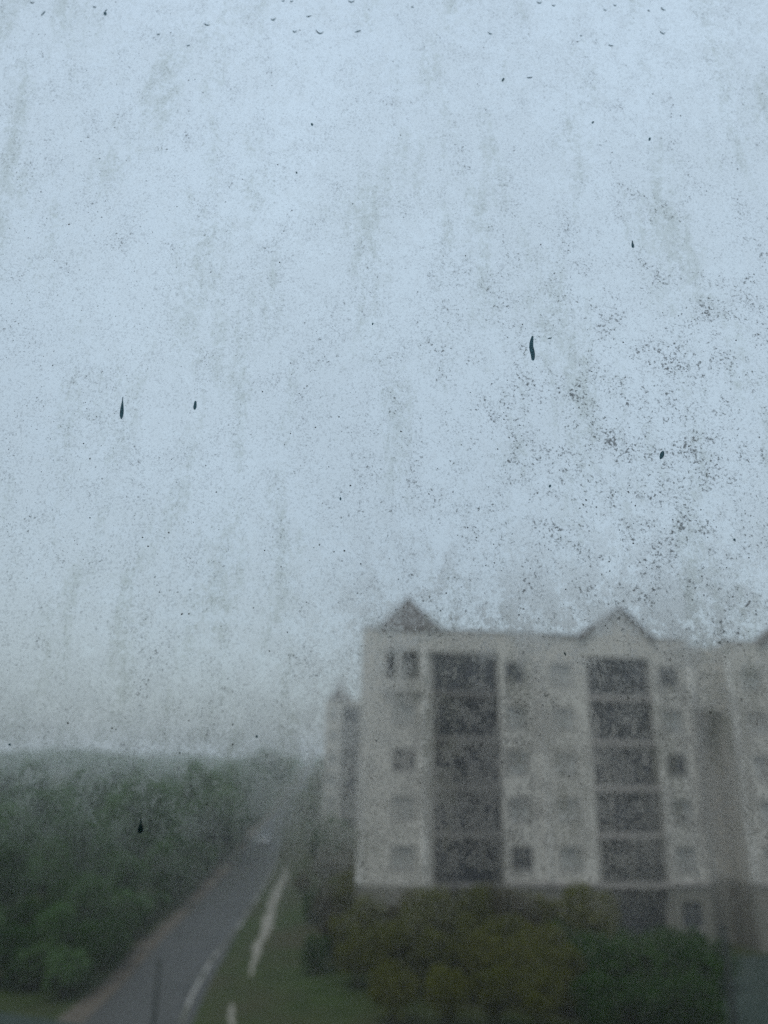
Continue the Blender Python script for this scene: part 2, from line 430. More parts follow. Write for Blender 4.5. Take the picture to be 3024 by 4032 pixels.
# trim: pale pilasters (the recess corner's lit edge painted pale too), string course, parapet coping
for a, b, za, zb in ((4.22, 4.60, 5.2, 16.1), (4.22, 4.60, 17.5, 19.9), (24.50, 24.86, 4.3, 19.6), (27.66, 28.05, 4.3, 19.6), (0.0, 0.32, 4.3, 12.0), (12.95, 13.15, 4.5, 20.9)):
    MB().box(a, b, -0.16, -0.002, za, zb).build('pilaster', M['plaster_pale'], flats)
for a, b in ((10.0, 12.9), (13.2, 16.7), (21.7, 24.45), (28.1, 31.3)):
    MB().box(a, b, -0.12, -0.002, SL[0] - 0.12, SL[0] + 0.16).build('string_course', M['slab'], flats)
for a, b in ((0.0, 1.1), (5.8, 16.0), (22.3, 24.8), (27.7, 30.1)):
    MB().box(a - 0.05, b, -0.08, 0.36, TOP + 0.003, TOP + 0.12).build('coping', M['slab'], flats)
for w in wins:
    window(flats, *w[:4], 0.33 if 13 < w[0] < 16 else 0.19, w[4])
# open corner loggia at the top of the tower
MB().box(2.55, 2.85, 0.02, 0.28, 17.5, 19.5).build('column', M['plaster_pale'], flats)
lg = MB().box(1.75, 4.2, 1.30, 1.34, 17.5, 19.5).build('loggia_back_wall', M['plaster_low'], flats)
MB().box(2.0, 2.5, 1.24, 1.297, 17.9, 19.2).build('pane', M['dark_glass'], lg)
MB().box(3.0, 3.9, 1.24, 1.297, 17.5, 19.3).build('pane', M['dark_glass'], lg)
MB().box(1.6, 4.35, -0.25, -0.005, 16.35, 16.6).build('ledge', M['roof'], flats)
bay(flats, 5.22, 9.98, SL, 19.48, 0.0, smat='slab_dark')
bay(flats, 16.77, 21.63, SL, 19.48, 0.0)
bay(flats, 31.32, 36.0, SL, 19.48, 0.0)
pyramid(flats, 1.15, 5.75, -0.1, 3.4, TOP + 0.15, 23.65)
gable(flats, 16.1, 22.25, 19.55, TOP, 23.35, 1.2)
gable(flats, 30.5, 36.7, 33.6, TOP, 23.35, 1.2)
MB().tube([(24.6, -0.25, 0.1), (24.6, -0.25, 16.0)], [0.07, 0.07]).build('downpipe', M['metal_dark'], flats)

# second block farther along the road
x1, y1 = facade_xy(-8.4, 117.0)
far = empty('apartment_building', (x1, y1, 0), PHI)
tag(far, 'distant beige apartment block with a small pointed roof beyond the corner of the larger one', 'building')
up_ = MB()
SF = [4.4, 7.5, 10.6, 13.7, 16.8]
fw = [(0.7, 1.9, z + 0.8, z + 2.2, 'pale_glass') for z in SF]
wall_panel(up_, 0, 2.6, 0, 20.5, 0, 0.3, [f[:4] for f in fw])
wall_panel(up_, 2.6, 8.0, 19.6, 20.5, 0, 0.3)
up_.box(8.0, 20.0, 0, 0.3, 0, 20.5).box(0.9, 20, 1.5, 10, 0, 20.2).box(2.3, 2.6, 0.3, 1.5, 0, 19.6)
up_.build('wall', M['plaster'], far)
for f in fw: window(far, *f[:4], 0.19, f[4])
bay(far, 2.62, 7.98, SF, 19.58, 0.0)
pyramid(far, 0.35, 3.9, -0.1, 3.6, 20.7, 22.9)

# ------------------------------------------------------------------ vegetation
def crown_mesh(name, seed, rx, rz, nleaf, leaf, mat, base=0.35):
    """leaf-sized faces gathered in clumps through the volume of an uneven crown; z from base up, unit metres"""
    r = np.random.default_rng(seed)
    nc = 26
    d = r.normal(size=(nc, 3)); d /= np.linalg.norm(d, axis=1)[:, None]
    rad = r.uniform(0.25, 1.0, nc) ** 0.6
    cen = d * rad[:, None] * np.array([rx * 0.72, rx * 0.72, rz * 0.72])
    cs = r.uniform(0.28, 0.55, nc) * min(rx, rz)
    k = r.integers(0, nc, nleaf)
    q = r.normal(size=(nleaf, 3)); q /= np.linalg.norm(q, axis=1)[:, None]
    pos = cen[k] + q * (cs[k] * r.uniform(0.55, 1.05, nleaf))[:, None]
    pos[:, 2] = pos[:, 2] * 1.0 + rz + base
    pos[:, 2] = np.maximum(pos[:, 2], 0.08 + r.uniform(0, 0.4, nleaf))
    a = r.normal(size=(nleaf, 3)) * 0.8 + q * 0.4 + np.array([0, 0, 0.9]); a /= np.linalg.norm(a, axis=1)[:, None]
    t = np.cross(a, r.normal(size=(nleaf, 3))); t /= np.linalg.norm(t, axis=1)[:, None]
    b = np.cross(a, t)
    s = leaf * r.uniform(0.6, 1.4, nleaf)[:, None]
    v = np.empty((nleaf * 4, 3))
    v[0::4] = pos - t * s; v[1::4] = pos + b * s * 0.6; v[2::4] = pos + t * s; v[3::4] = pos - b * s * 0.6
    me = bpy.data.meshes.new(name)
    me.vertices.add(nleaf * 4); me.vertices.foreach_set('co', v.ravel())
    me.loops.add(nleaf * 4); me.loops.foreach_set('vertex_index', np.arange(nleaf * 4))
    me.polygons.add(nleaf); me.polygons.foreach_set('loop_start', np.arange(0, nleaf * 4, 4)); me.polygons.foreach_set('loop_total', np.full(nleaf, 4))
    me.update(); me.validate()
    me.materials.append(mat)
    return me
def trunk_mesh(name, seed, h, r0):
    r = random.Random(seed)
    mb = MB()
    p = [(0, 0, -0.15), (r.uniform(-.1, .1), r.uniform(-.1, .1), h * 0.4), (r.uniform(-.3, .3), r.uniform(-.3, .3), h)]
    mb.tube(p, [r0, r0 * 0.75, r0 * 0.3], 7)
    for k in range(5):
        a = k * 1.3 + r.random(); z = h * r.uniform(0.35, 0.75)
        q = Vector(p[1]); q.z = z
        e = q + Vector((math.cos(a) * h * 0.32, math.sin(a) * h * 0.32, h * r.uniform(0.15, 0.4)))
        mb.tube([q, q.lerp(e, 0.5) + Vector((0, 0, 0.1)), e], [r0 * 0.45, r0 * 0.3, r0 * 0.1], 5)
    me = mb.mesh(name, True); me.materials.append(M['bark'])
    return me
def kinds(name, n, rx, rz, nleaf, leaf, mat, base, seed):
    return [(crown_mesh(name + '_crown', seed + i, rx * (1 + .12 * (i % 3 - 1)), rz * (1 + .1 * (i % 2)), nleaf, leaf, mat, base),
             trunk_mesh(name + '_trunk', seed + i, base + rz * 1.35, 0.055 * rz + 0.06)) for i in range(n)]
K_GREEN = kinds('green', 5, 3.0, 3.6, 4600, 0.21, M['leaf_green'], 1.4, 10)
K_DARK = kinds('dark', 2, 2.6, 3.4, 3000, 0.20, M['leaf_dark'], 1.2, 30)
K_OLIVE = kinds('olive', 3, 2.4, 2.1, 3200, 0.15, M['leaf_olive'], 0.6, 50)
K_BUSH = kinds('bush', 2, 2.2, 1.6, 2600, 0.15, M['leaf_dark'], 0.2, 70)
K_BROWN = kinds('brown', 2, 2.0, 1.7, 2400, 0.15, M['leaf_brown'], 0.3, 90)
K_GREEN2 = kinds('low', 2, 2.1, 1.5, 2400, 0.15, M['leaf_green'], 0.2, 110)
trees = []
vr = random.Random(77)
def plant(name, kind, x, y, s, label, cat, group, sz=None):
    c, t = kind[vr.randrange(len(kind))]
    o = empty(name, (x, y, 0.0), vr.uniform(0, 6.28))
    o.scale = (s, s, sz if sz else s * vr.uniform(0.9, 1.1))
    tr = link('trunk', t, None, o); cr = link('crown', c, None, o)
    tag(o, label, cat, group)
    trees.append(o)
    return o
def road_edge(y):
    return np.interp(y, [p[1] for p in road_l], [p[0] for p in road_l]), np.interp(y, [p[1] for p in road_r], [p[0] for p in road_r])

# the dense wood on the side of the road away from the flats
spots = []
tries = 0
while len(spots) < 125 and tries < 9000:
    tries += 1
    y = 45.5 + 96 * vr.random() ** 1.3
    e = road_edge(y)[0] - 3.2
    x = vr.uniform(-0.60 * y - 4, e)
    if any((x - a) ** 2 + (y - b) ** 2 < (3.1 + 0.012 * y) ** 2 for a, b in spots): continue
    spots.append((x, y))
for x, y in spots:
    d = road_edge(y)[0] - x
    s = (0.42 + min(0.40, d * 0.028)) * vr.uniform(0.75, 1.25)
    dark = vr.random() < 0.22
    edge = d < 6.5
    lb = ('dark' if dark else 'mid green') + (' leafy tree at the edge of the wood beside the bare earth verge' if edge else ' leafy tree deep in the dense wood across the road from the flats')
    plant('broadleaf_tree', K_DARK if dark else K_GREEN, x, y, s, lb, 'tree', 'trees at the edge of the roadside wood' if edge else 'trees deep in the roadside wood')
for k in range(34):                       # low undergrowth along the verge
    y = 44.6 + 2.4 * k + vr.uniform(-.8, .8)
    e = road_edge(y)[0]
    plant('shrub', K_BUSH if k % 3 else K_GREEN2, e - vr.uniform(1.9, 3.0), y, vr.uniform(0.55, 1.0), 'low shrub of the undergrowth along the bare earth verge', 'shrub', 'undergrowth along the verge')
for k in range(12):
    plant('shrub', K_BUSH if k % 2 else K_GREEN2, -18.0 - 1.7 * k, 45.3 + vr.uniform(-.5, .8), vr.uniform(0.6, 0.95), 'low shrub along the side road at the foot of the wood', 'shrub', 'undergrowth along the side road')
# taller trees rising above the wood
for px, Y, top in ((318, 78, 10.6), (455, 96, 12.2), (500, 104, 11.8), (540, 118, 11.6), (575, 205, 15.5), (548, 240, 14.0), (604, 260, 13.5)):
    d = ray(px, 1640); t = Y / d.y
    plant('tall_tree', K_GREEN, d.x * t, Y, top / 8.9, 'tall leafy tree rising above the rest of the roadside wood', 'tree', 'tall trees of the roadside wood', sz=top / 8.9)
# hazy trees in the distance on both sides of the road
for k in range(70):
    Y = vr.uniform(150, 420)
    e0, e1 = road_edge(Y)
    x = vr.uniform(-0.62 * Y, e0 - 5) if k % 5 else vr.uniform(e1 + 4, e1 + 16)
    s = vr.uniform(0.85, 1.25)
    plant('broadleaf_tree', K_GREEN, x, Y, s, 'faint hazy tree far off near the horizon', 'tree', 'hazy trees near the horizon')
# trees and scrub between the road and the far block
for px, Y, s, kd, lb in ((650, 150, 0.85, K_GREEN, 'green'), (680, 128, 0.75, K_GREEN, 'green'), (712, 112, 0.62, K_GREEN, 'green'), (745, 104, 0.60, K_GREEN, 'green'), (668, 112, 0.45, K_GREEN, 'green'),
                         (690, 96, 1.0, K_BUSH, 'dark'), (725, 92, 1.15, K_BUSH, 'dark'), (755, 90, 1.1, K_BUSH, 'dark'), (705, 82, 0.9, K_BROWN, 'brown'), (748, 80, 1.05, K_BROWN, 'brown'), (775, 74, 0.8, K_BROWN, 'brown'),
                         (660, 75, 0.6, K_BROWN, 'brown'), (690, 64, 0.8, K_BUSH, 'dark'), (722, 62, 0.85, K_BROWN, 'brown'), (765, 62, 0.95, K_OLIVE, 'olive'), (730, 53, 0.7, K_BROWN, 'brown'), (690, 50, 0.55, K_BUSH, 'dark')):
    d = ray(px, 1800); t = Y / d.y
    if lb == 'green':
        plant('young_tree', kd, d.x * t, Y, s, 'young green tree standing below the distant apartment block', 'tree', 'young trees by the distant block')
    else:
        plant('shrub', kd, d.x * t, Y, s, {'dark': 'dark green shrub in the scrub between footpath and flats', 'brown': 'brownish shrub in the scrub between footpath and flats', 'olive': 'yellowish shrub in the scrub between footpath and flats'}[lb], 'shrub', lb + ' shrubs beside the footpath')
# yellow-olive trees and dark bushes in front of the flats
for px, Y, s, kd in ((770, 47, 0.78, 0), (820, 46, 0.95, 0), (880, 48, 1.05, 0), (930, 45, 1.1, 0), (985, 48, 1.1, 0), (1035, 45, 1.05, 0), (1085, 47.5, 1.08, 0), (1130, 44, 0.98, 0), (1180, 46, 0.95, 0), (1225, 43, 0.85, 0), (850, 41, 0.75, 0), (960, 40.5, 0.78, 0), (1070, 40.5, 0.76, 0), (1160, 40, 0.7, 0),
                      (1215, 49, 0.92, 1), (1275, 47, 0.85, 1), (1330, 49, 0.92, 1), (1385, 47, 0.85, 1), (1440, 49, 0.92, 1), (1490, 48, 0.85, 1), (1300, 43, 1.0, 1), (1370, 42, 1.05, 1), (1440, 43, 1.05, 1), (1500, 42.5, 0.95, 1), (1290, 40, 0.8, 1), (1400, 39.5, 0.8, 1), (1480, 39.5, 0.8, 1), (1530, 48, 0.75, 1)):
    d = ray(px, 2050); t = Y / d.y
    if kd == 0:
        plant('olive_tree', K_OLIVE, d.x * t, Y, s * vr.uniform(0.72, 0.98), 'bushy yellow-olive tree growing in front of the flats', 'tree', 'yellow-olive trees before the flats')
    else:
        plant('dark_shrub', K_BUSH, d.x * t, Y, s, 'dense dark green bush growing in front of the flats', 'shrub', 'dark bushes before the flats')
for k in range(13):
    px, Y = 790 + 40 * k + vr.uniform(-12, 12), vr.uniform(50.0, 51.5)
    d = ray(px, 1960); t = Y / d.y
    plant('wall_shrub', K_BROWN if k % 3 else K_OLIVE, d.x * t, Y, vr.uniform(0.8, 1.12), 'straggly brownish shrub growing close against the foot of the flats', 'shrub', 'shrubs at the foot of the flats')
# far-off wood that reads as one hazy band
r = np.random.default_rng(3)
n = 42000
Yf = r.uniform(430, 1100, n); Xf = r.uniform(-0.7, 0.7, n) * Yf
keep = np.ones(n, bool)
re0 = np.interp(Yf, [p[1] for p in road_l], [p[0] for p in road_l]); re1 = np.interp(Yf, [p[1] for p in road_r], [p[0] for p in road_r])
keep &= ~((Xf > re0 - 3) & (Xf < re1 + 3))
lump = 9.5 + 3.0 * np.sin(Xf * 0.021 + 0.7) + 2.2 * np.sin(Xf * 0.045 + Yf * 0.02) + 1.6 * np.sin(Xf * 0.11 + 1.3) + 1.2 * np.sin(Yf * 0.09 + Xf * 0.05)
Zf = lump * r.uniform(0.0, 1.0, n) ** 0.6
P = np.stack([Xf, Yf, Zf + 0.5], 1)[keep]; n = len(P)
a = r.normal(size=(n, 3)); a /= np.linalg.norm(a, axis=1)[:, None]
b = np.cross(a, r.normal(size=(n, 3))); b /= np.linalg.norm(b, axis=1)[:, None]
s = r.uniform(1.2, 2.6, n)[:, None]
v = np.empty((n * 4, 3)); v[0::4] = P - a * s; v[1::4] = P + b * s * .7; v[2::4] = P + a * s; v[3::4] = P - b * s * .7
v[:, 2] = np.maximum(v[:, 2], 0.05)
me = bpy.data.meshes.new('far_wood')
me.from_pydata(v.tolist(), [], [(4 * i, 4 * i + 1, 4 * i + 2, 4 * i + 3) for i in range(n)])
fwood = link('far_wood', me, M['leaf_green'])
tag(fwood, 'hazy far-off woodland along the horizon', 'woodland', kind='stuff')

# ------------------------------------------------------------------ car on the road, posts
cp = on_ground(582, 1822)
car = empty('car', (-17.0, cp.y, 0.012), R(-7.5) * -1)
tag(car, 'small pale car far down the wet road', 'car')
prof = [(-0.85, 0.35), (-0.88, 0.75), (-0.80, 0.95), (-0.66, 1.42), (0.66, 1.42), (0.80, 0.95), (0.88, 0.75), (0.85, 0.35)]
side = [(-2.1, 0.35), (-2.15, 0.8), (-1.3, 0.95), (-0.7, 1.45), (0.9, 1.47), (1.7, 0.98), (2.1, 0.9), (2.1, 0.35)]
mbc = MB(); pts = []
for sx, in ((-1,), (1,)):
    for (yy, zz) in side:
        pts.append((sx * (0.86 if zz < 1.0 else 0.68), yy, zz))
ns = len(side)
mbc.poly(pts, [tuple(range(ns)), tuple(reversed(range(ns, 2 * ns)))] + [(i, ns + i, ns + (i + 1) % ns, (i + 1) % ns) for i in range(ns)])
mbc.build('body', M['car_paint'], car)
MB().poly([(-0.62, -1.24, 1.0), (0.62, -1.24, 1.0), (0.55, -0.80, 1.38), (-0.55, -0.80, 1.38)], [(0, 1, 2, 3)]).build('windscreen', M['dark_glass'], car).location = (0, -0.03, 0.01)
for sx in (-1, 1):
    MB().poly([(sx * 0.80, -0.95, 1.02), (sx * 0.80, 1.35, 1.02), (sx * 0.71, 0.85, 1.38), (sx * 0.71, -0.62, 1.38)], [(0, 1, 2, 3)]).build('side_window', M['dark_glass'], car).location = (sx * 0.035, 0, 0)
    MB().box(sx * 0.62 - 0.15, sx * 0.62 + 0.15, -2.2, -2.12, 0.62, 0.76).build('headlight', M['plaster_pale'], car)
    for yy in (-1.35, 1.3):
        w = MB().tube([(sx * 0.70, yy, 0.32), (sx * 0.90, yy, 0.32)], [0.32, 0.32], 14).build('wheel', M['rubber'], car)
        MB().tube([(sx * 0.89, yy, 0.32), (sx * 0.91, yy, 0.32)], [0.19, 0.19], 10).build('rim', M['rim'], w)

def post(name, px, py_top, Y, label, r0, arm):
    d = ray(px, py_top); t = Y / d.y; p = EYE + d * t
    o = empty(name, (p.x, Y, 0)); tag(o, label, 'post')
    MB().tube([(0, 0, 0), (0, 0, 0.5), (0, 0, p.z)], [r0 * 1.15, r0, r0 * 0.75], 10).build('shaft', M['metal_dark'], o, True)
    MB().box(-0.22, 0.22, -0.22, 0.22, 0.0, 0.06).build('base_plate', M['metal_dark'], o)
    MB().tube([(0, 0, p.z), (0, 0, p.z + 0.06)], [r0 * 1.0, r0 * 0.5], 10).build('cap', M['metal_dark'], o)
    return o
post('utility_post', 345, 2075, 34.0, 'slim dark post standing at the edge of the wet road', 0.085, False)
post('utility_post', 1562, 2000, 37.0, 'slim dark post between the dark bushes and the paved drive', 0.15, False)

# ------------------------------------------------------------------ the room and its window
PY = 0.33                                # inner face of the pane
FY = PY + 0.0058                         # its weathered outer face
WX0, WX1, WZ0, WZ1 = -0.62, 0.62, 11.35, 12.95
wall = MB()
wall_panel(wall, -42, 38, 0.0, 22.5, PY - 0.10, PY + 0.16, [(WX0, WX1, WZ0, WZ1)])  # stretched far past the window, unseen, to shade the lower floors opposite
wo = wall.build('wall_front', M['outer_wall']); wo['kind'] = 'structure'
rx0, rx1, ry0, rz0, rz1 = -2.2, 2.2, -4.0, 10.42, 13.2
for nm, b in (('floor', (rx0, rx1, ry0, PY - 0.103, rz0 - 0.2, rz0)), ('ceiling', (rx0, rx1, ry0, PY - 0.103, rz1, rz1 + 0.2)),
              ('wall_left', (rx0 - 0.15, rx0 - 0.003, ry0, PY - 0.103, rz0 - 0.2, rz1 + 0.2)), ('wall_right', (rx1 + 0.003, rx1 + 0.15, ry0, PY - 0.103, rz0 - 0.2, rz1 + 0.2)),
              ('wall_back', (rx0 - 0.15, rx1 + 0.15, ry0 - 0.15, ry0 - 0.003, rz0 - 0.2, rz1 + 0.2))):
    o = MB().box(*b).build(nm, M['room_floor'] if nm == 'floor' else M['room']); o['kind'] = 'structure'  # unseen room shell, added to keep light off the pane's inner face

def glass_mat():
    mt, nt, out = new_mat('window_glass')
    tr = N(nt, 'ShaderNodeBsdfTransparent', inp={0: (0.955, 0.97, 0.965, 1)})
    gl = N(nt, 'ShaderNodeBsdfGlossy', inp={'Roughness': 0.02})
    lw = N(nt, 'ShaderNodeLayerWeight', inp={'Blend': 0.5})
    pw = N(nt, 'ShaderNodeMath', operation='POWER', inp={1: 5.0})
    nt.links.new(lw.outputs['Facing'], pw.inputs[0])
    fr = N(nt, 'ShaderNodeMath', operation='MULTIPLY_ADD', inp={1: 0.5, 2: 0.02})
    nt.links.new(pw.outputs[0], fr.inputs[0])
    mx = N(nt, 'ShaderNodeMixShader')
    nt.links.new(fr.outputs[0], mx.inputs[0]); nt.links.new(tr.outputs[0], mx.inputs[1]); nt.links.new(gl.outputs[0], mx.inputs[2])
    nt.links.new(mx.outputs[0], out.inputs['Surface'])
    return mt
def film_mat():
    """weathered dirt film: patchy grey scale that scatters the light through it, plus small dark crumbs of grime"""
    mt, nt, out = new_mat('dirt_film')
    L = nt.links.new
    t = N(nt, 'ShaderNodeTexCoord')
    def noise(scale, detail, rough, sc=(1, 1, 1), loc=(0, 0, 0), dist=0.0):
        mp = N(nt, 'ShaderNodeMapping', inp={'Scale': sc, 'Location': loc})
        L(t.outputs['Object'], mp.inputs[0])
        n = N(nt, 'ShaderNodeTexNoise', inp={'Scale': scale, 'Detail': detail, 'Roughness': rough, 'Distortion': dist})
        L(mp.outputs[0], n.inputs['Vector'])
        return n.outputs['Fac']
    def math_(op, a, b, c=None, clamp=False):
        n = N(nt, 'ShaderNodeMath', operation=op, use_clamp=clamp)
        for i, q in enumerate((a, b, c)):
            if q is None: continue
            if isinstance(q, (int, float)): n.inputs[i].default_value = q
            else: L(q, n.inputs[i])
        return n.outputs[0]
    def rng_(v, a, b, c=0.0, d=1.0, smooth=True):
        n = N(nt, 'ShaderNodeMapRange', interpolation_type='SMOOTHSTEP' if smooth else 'LINEAR', inp={'From Min': a, 'From Max': b, 'To Min': c, 'To Max': d})
        L(v, n.inputs['Value']); return n.outputs[0]
    big = noise(11, 3, 0.55, (1, 1, 0.8))
    streak = noise(26, 4, 0.6, (1.5, 1, 0.28), (3, 0, 1))
    mid = noise(75, 5, 0.65, (1, 1, 0.85), (7, 2, 5))
    fine = noise(430, 4, 0.72, (1, 1, 0.9), (1, 4, 9), 0.6)
    grain = noise(1100, 2, 0.7)
    s = math_('MULTIPLY', big, 0.22)
    s = math_('MULTIPLY_ADD', streak, 0.10, s)
    s = math_('MULTIPLY_ADD', mid, 0.26, s)
    s = math_('MULTIPLY_ADD', fine, 0.42, s)
    cover = rng_(s, 0.44, 0.56, 0.16, 0.58)
    patch = noise(120, 8, 0.78, (1, 1, 0.85), (2, 8, 3), 0.3)
    patch = math_('ADD', patch, rng_(big, 0.40, 0.60, -0.05, 0.05))
    for c_, amt, rad in (((1345, 1590), -0.085, 0.060), ((1350, 1760), -0.05, 0.045), ((1000, 1650), 0.035, 0.075), ((742, 1620), -0.07, 0.04)):
        vv = N(nt, 'ShaderNodeVectorMath', operation='DISTANCE'); L(t.outputs['Object'], vv.inputs[0])
        vv.inputs[1].default_value = tuple(on_pane(*c_, FY) - Vector((0, PY, WZ0)))
        patch = math_('ADD', patch, rng_(vv.outputs['Value'], 0.008, rad, amt, 0.0))
    patch = rng_(patch, 0.455, 0.535, 0.0, 0.74)
    cover = math_('MAXIMUM', cover, patch)
    # film thinned towards the foot, dimming the scattered-light veil over the dark foreground
    sz = N(nt, 'ShaderNodeSeparateXYZ'); L(t.outputs['Object'], sz.inputs[0])
    zz = lambda py: on_pane(829, py, FY).z - WZ0
    veil_fade = rng_(sz.outputs['Z'], zz(2080), zz(1760), 0.22, 1.0)
    cover = math_('MULTIPLY', cover, veil_fade)
    cover = math_('MULTIPLY_ADD', math_('SUBTRACT', grain, 0.5), 0.30, cover, True)
    # scale layer
    hue = rng_(math_('MULTIPLY_ADD', noise(34, 5, 0.65, (1.3, 1, 0.33), (11, 0, 2)), 0.7, math_('MULTIPLY', fine, 0.3)), 0.50, 0.64)
    colm = N(nt, 'ShaderNodeMix', data_type='RGBA')
    L(hue, colm.inputs[0]); colm.inputs[6].default_value = (0.95, 0.955, 0.95, 1); colm.inputs[7].default_value = (0.72, 0.73, 0.68, 1)
    rf = N(nt, 'ShaderNodeBsdfRefraction', distribution='BECKMANN', inp={'Roughness': 0.60, 'IOR': 1.25})
    tl = N(nt, 'ShaderNodeBsdfTranslucent')
    L(colm.outputs[2], rf.inputs['Color']); L(colm.outputs[2], tl.inputs['Color'])
    sc = N(nt, 'ShaderNodeMixShader', inp={0: 0.008})
    L(rf.outputs[0], sc.inputs[1]); L(tl.outputs[0], sc.inputs[2])
    tr = N(nt, 'ShaderNodeBsdfTransparent', inp={0: (0.97, 0.985, 0.985, 1)})
    m1 = N(nt, 'ShaderNodeMixShader')
    L(cover, m1.inputs[0]); L(tr.outputs[0], m1.inputs[1]); L(sc.outputs[0], m1.inputs[2])
    # crumbs of darker grime, thicker towards one side of the pane
    sepn = N(nt, 'ShaderNodeSeparateXYZ'); L(t.outputs['Object'], sepn.inputs[0])
    vd = N(nt, 'ShaderNodeVectorMath', operation='DISTANCE'); L(t.outputs['Object'], vd.inputs[0])
    vd.inputs[1].default_value = tuple(on_pane(1520, 980, FY) - Vector((0, PY, WZ0)))
    side_ = rng_(vd.outputs['Value'], 0.02, 0.24, 0.058, 0.0)
    cr = math_('ADD', math_('MULTIPLY_ADD', mid, 0.33, math_('MULTIPLY', noise(760, 3, 0.62, (1, 1, 1), (5, 5, 5), 0.4), 0.67)), side_)
    crumb = rng_(cr, 0.590, 0.70, 0.0, 0.76)
    dust = rng_(math_('MULTIPLY_ADD', noise(900, 3, 0.7, (1, 1, 1), (9, 1, 6), 0.5), 0.84, math_('MULTIPLY', mid, 0.16)), 0.49, 0.65, 0.0, 0.27)
    crumb = math_('MULTIPLY', math_('MAXIMUM', crumb, dust), veil_fade)
    dk = N(nt, 'ShaderNodeBsdfTranslucent', inp={0: (0.055, 0.052, 0.045, 1)})
    m2 = N(nt, 'ShaderNodeMixShader')
    L(crumb, m2.inputs[0]); L(m1.outputs[0], m2.inputs[1]); L(dk.outputs[0], m2.inputs[2])
    L(m2.outputs[0], out.inputs['Surface'])
    return mt
def drop_mat(name, col, rough=0.1, gloss=1.0):
    mt, nt, out = new_mat(name)
    tr = N(nt, 'ShaderNodeBsdfTransparent', inp={0: (*col, 1)})
    gl = N(nt, 'ShaderNodeBsdfGlossy', inp={'Roughness': rough, 0: (0.8, 0.85, 0.9, 1)})
    lw = N(nt, 'ShaderNodeLayerWeight', inp={'Blend': 0.5})
    pw = N(nt, 'ShaderNodeMath', operation='POWER', inp={1: 5.0})
    nt.links.new(lw.outputs['Facing'], pw.inputs[0])
    fr = N(nt, 'ShaderNodeMath', operation='MULTIPLY_ADD', inp={1: 0.4 * gloss, 2: 0.02 * gloss})
    nt.links.new(pw.outputs[0], fr.inputs[0])
    mx = N(nt, 'ShaderNodeMixShader')
    nt.links.new(fr.outputs[0], mx.inputs[0]); nt.links.new(tr.outputs[0], mx.inputs[1]); nt.links.new(gl.outputs[0], mx.inputs[2])
    nt.links.new(mx.outputs[0], out.inputs['Surface'])
    return mt
M['glass'] = glass_mat(); M['film'] = film_mat()
M['drop_dark'] = drop_mat('dark_water', (0.24, 0.33, 0.35))  # dark see-through tint; on the rims it stands for refraction
M['drop_clear'] = drop_mat('clear_water', (0.985, 0.99, 0.992), gloss=0.0)
M['speck'] = principled('grime_speck', (0.012, 0.014, 0.015), (0.03, 0.032, 0.034), 900, 0.9)

win = empty('room_window', (0, PY, WZ0))
tag(win, 'weather-stained window pane with a film of dirt, the view outside seen through it', 'window')
fr = MB()
ft = 0.055
fr.box(WX0 + .002, WX1 - .002, -0.03, 0.06, 0.002, ft).box(WX0 + .002, WX1 - .002, -0.03, 0.06, WZ1 - WZ0 - ft, WZ1 - WZ0 - .002)
fr.box(WX0 + .002, WX0 + ft, -0.03, 0.06, ft, WZ1 - WZ0 - ft).box(WX1 - ft, WX1 - .002, -0.03, 0.06, ft, WZ1 - WZ0 - ft)
fr.build('frame', M['metal_pale'], win)
MB().box(WX0 + ft - .01, WX1 - ft + .01, 0.0, 0.005, ft - .01, WZ1 - WZ0 - ft + .01).build('pane', M['glass'], win)
pane = win.children[-1]
film = MB().poly([(WX0 + ft, 0.0058, ft), (WX1 - ft, 0.0058, ft), (WX1 - ft, 0.0058, WZ1 - WZ0 - ft), (WX0 + ft, 0.0058, WZ1 - WZ0 - ft)], [(0, 1, 2, 3)]).build('dirt_film', M['film'], win)
film['kind'] = 'stuff'

DY = FY + 0.0004
def blob(path, widths, h=0.35, n=10):
    """a low domed body of water following a path on the outer face of the glass (pixel path, widths in pixels)"""
    P = [on_pane(x, y, DY) for x, y in path]
    k = [(on_pane(x + 1, y, DY) - on_pane(x, y, DY)).length for x, y in path]
    o = P[len(P) // 2].copy()
    v = []; f = []
    for i, p in enumerate(P):
        d = (P[min(i + 1, len(P) - 1)] - P[max(i - 1, 0)]).normalized()
        sd = d.cross(Vector((0, 1, 0))).normalized()
        w = widths[i] * k[i] / 2
        for j in range(n):
            t = math.pi * j / (n - 1)
            q = p + sd * (w * math.cos(t)) + Vector((0, w * h * 2 * math.sin(t), 0)) - o
            v.append(tuple(q))
    for i in range(len(P) - 1):
        for j in range(n - 1):
            f.append((i * n + j, (i + 1) * n + j, (i + 1) * n + j + 1, i * n + j + 1))
        f.append((i * n + n - 1, (i + 1) * n + n - 1, (i + 1) * n, i * n))
    me = bpy.data.meshes.new('drop'); me.from_pydata(v, [], f)
    me.polygons.foreach_set('use_smooth', [True] * len(me.polygons)); me.update()
    return me, o
def run_drop(path, widths, label, group=None):
    me, o = blob(path, widths)
    ob = link('water_drop', me, M['drop_dark']); ob.location = o
    tag(ob, label, 'water drop', group)
def profile(p0, p1, ws, bend=0.0):
    n = len(ws); path = []
    for i in range(n):
        t = i / (n - 1)
        path.append((p0[0] + (p1[0] - p0[0]) * t + bend * math.sin(math.pi * 2 * t), p0[1] + (p1[1] - p0[1]) * t))
    return path, ws
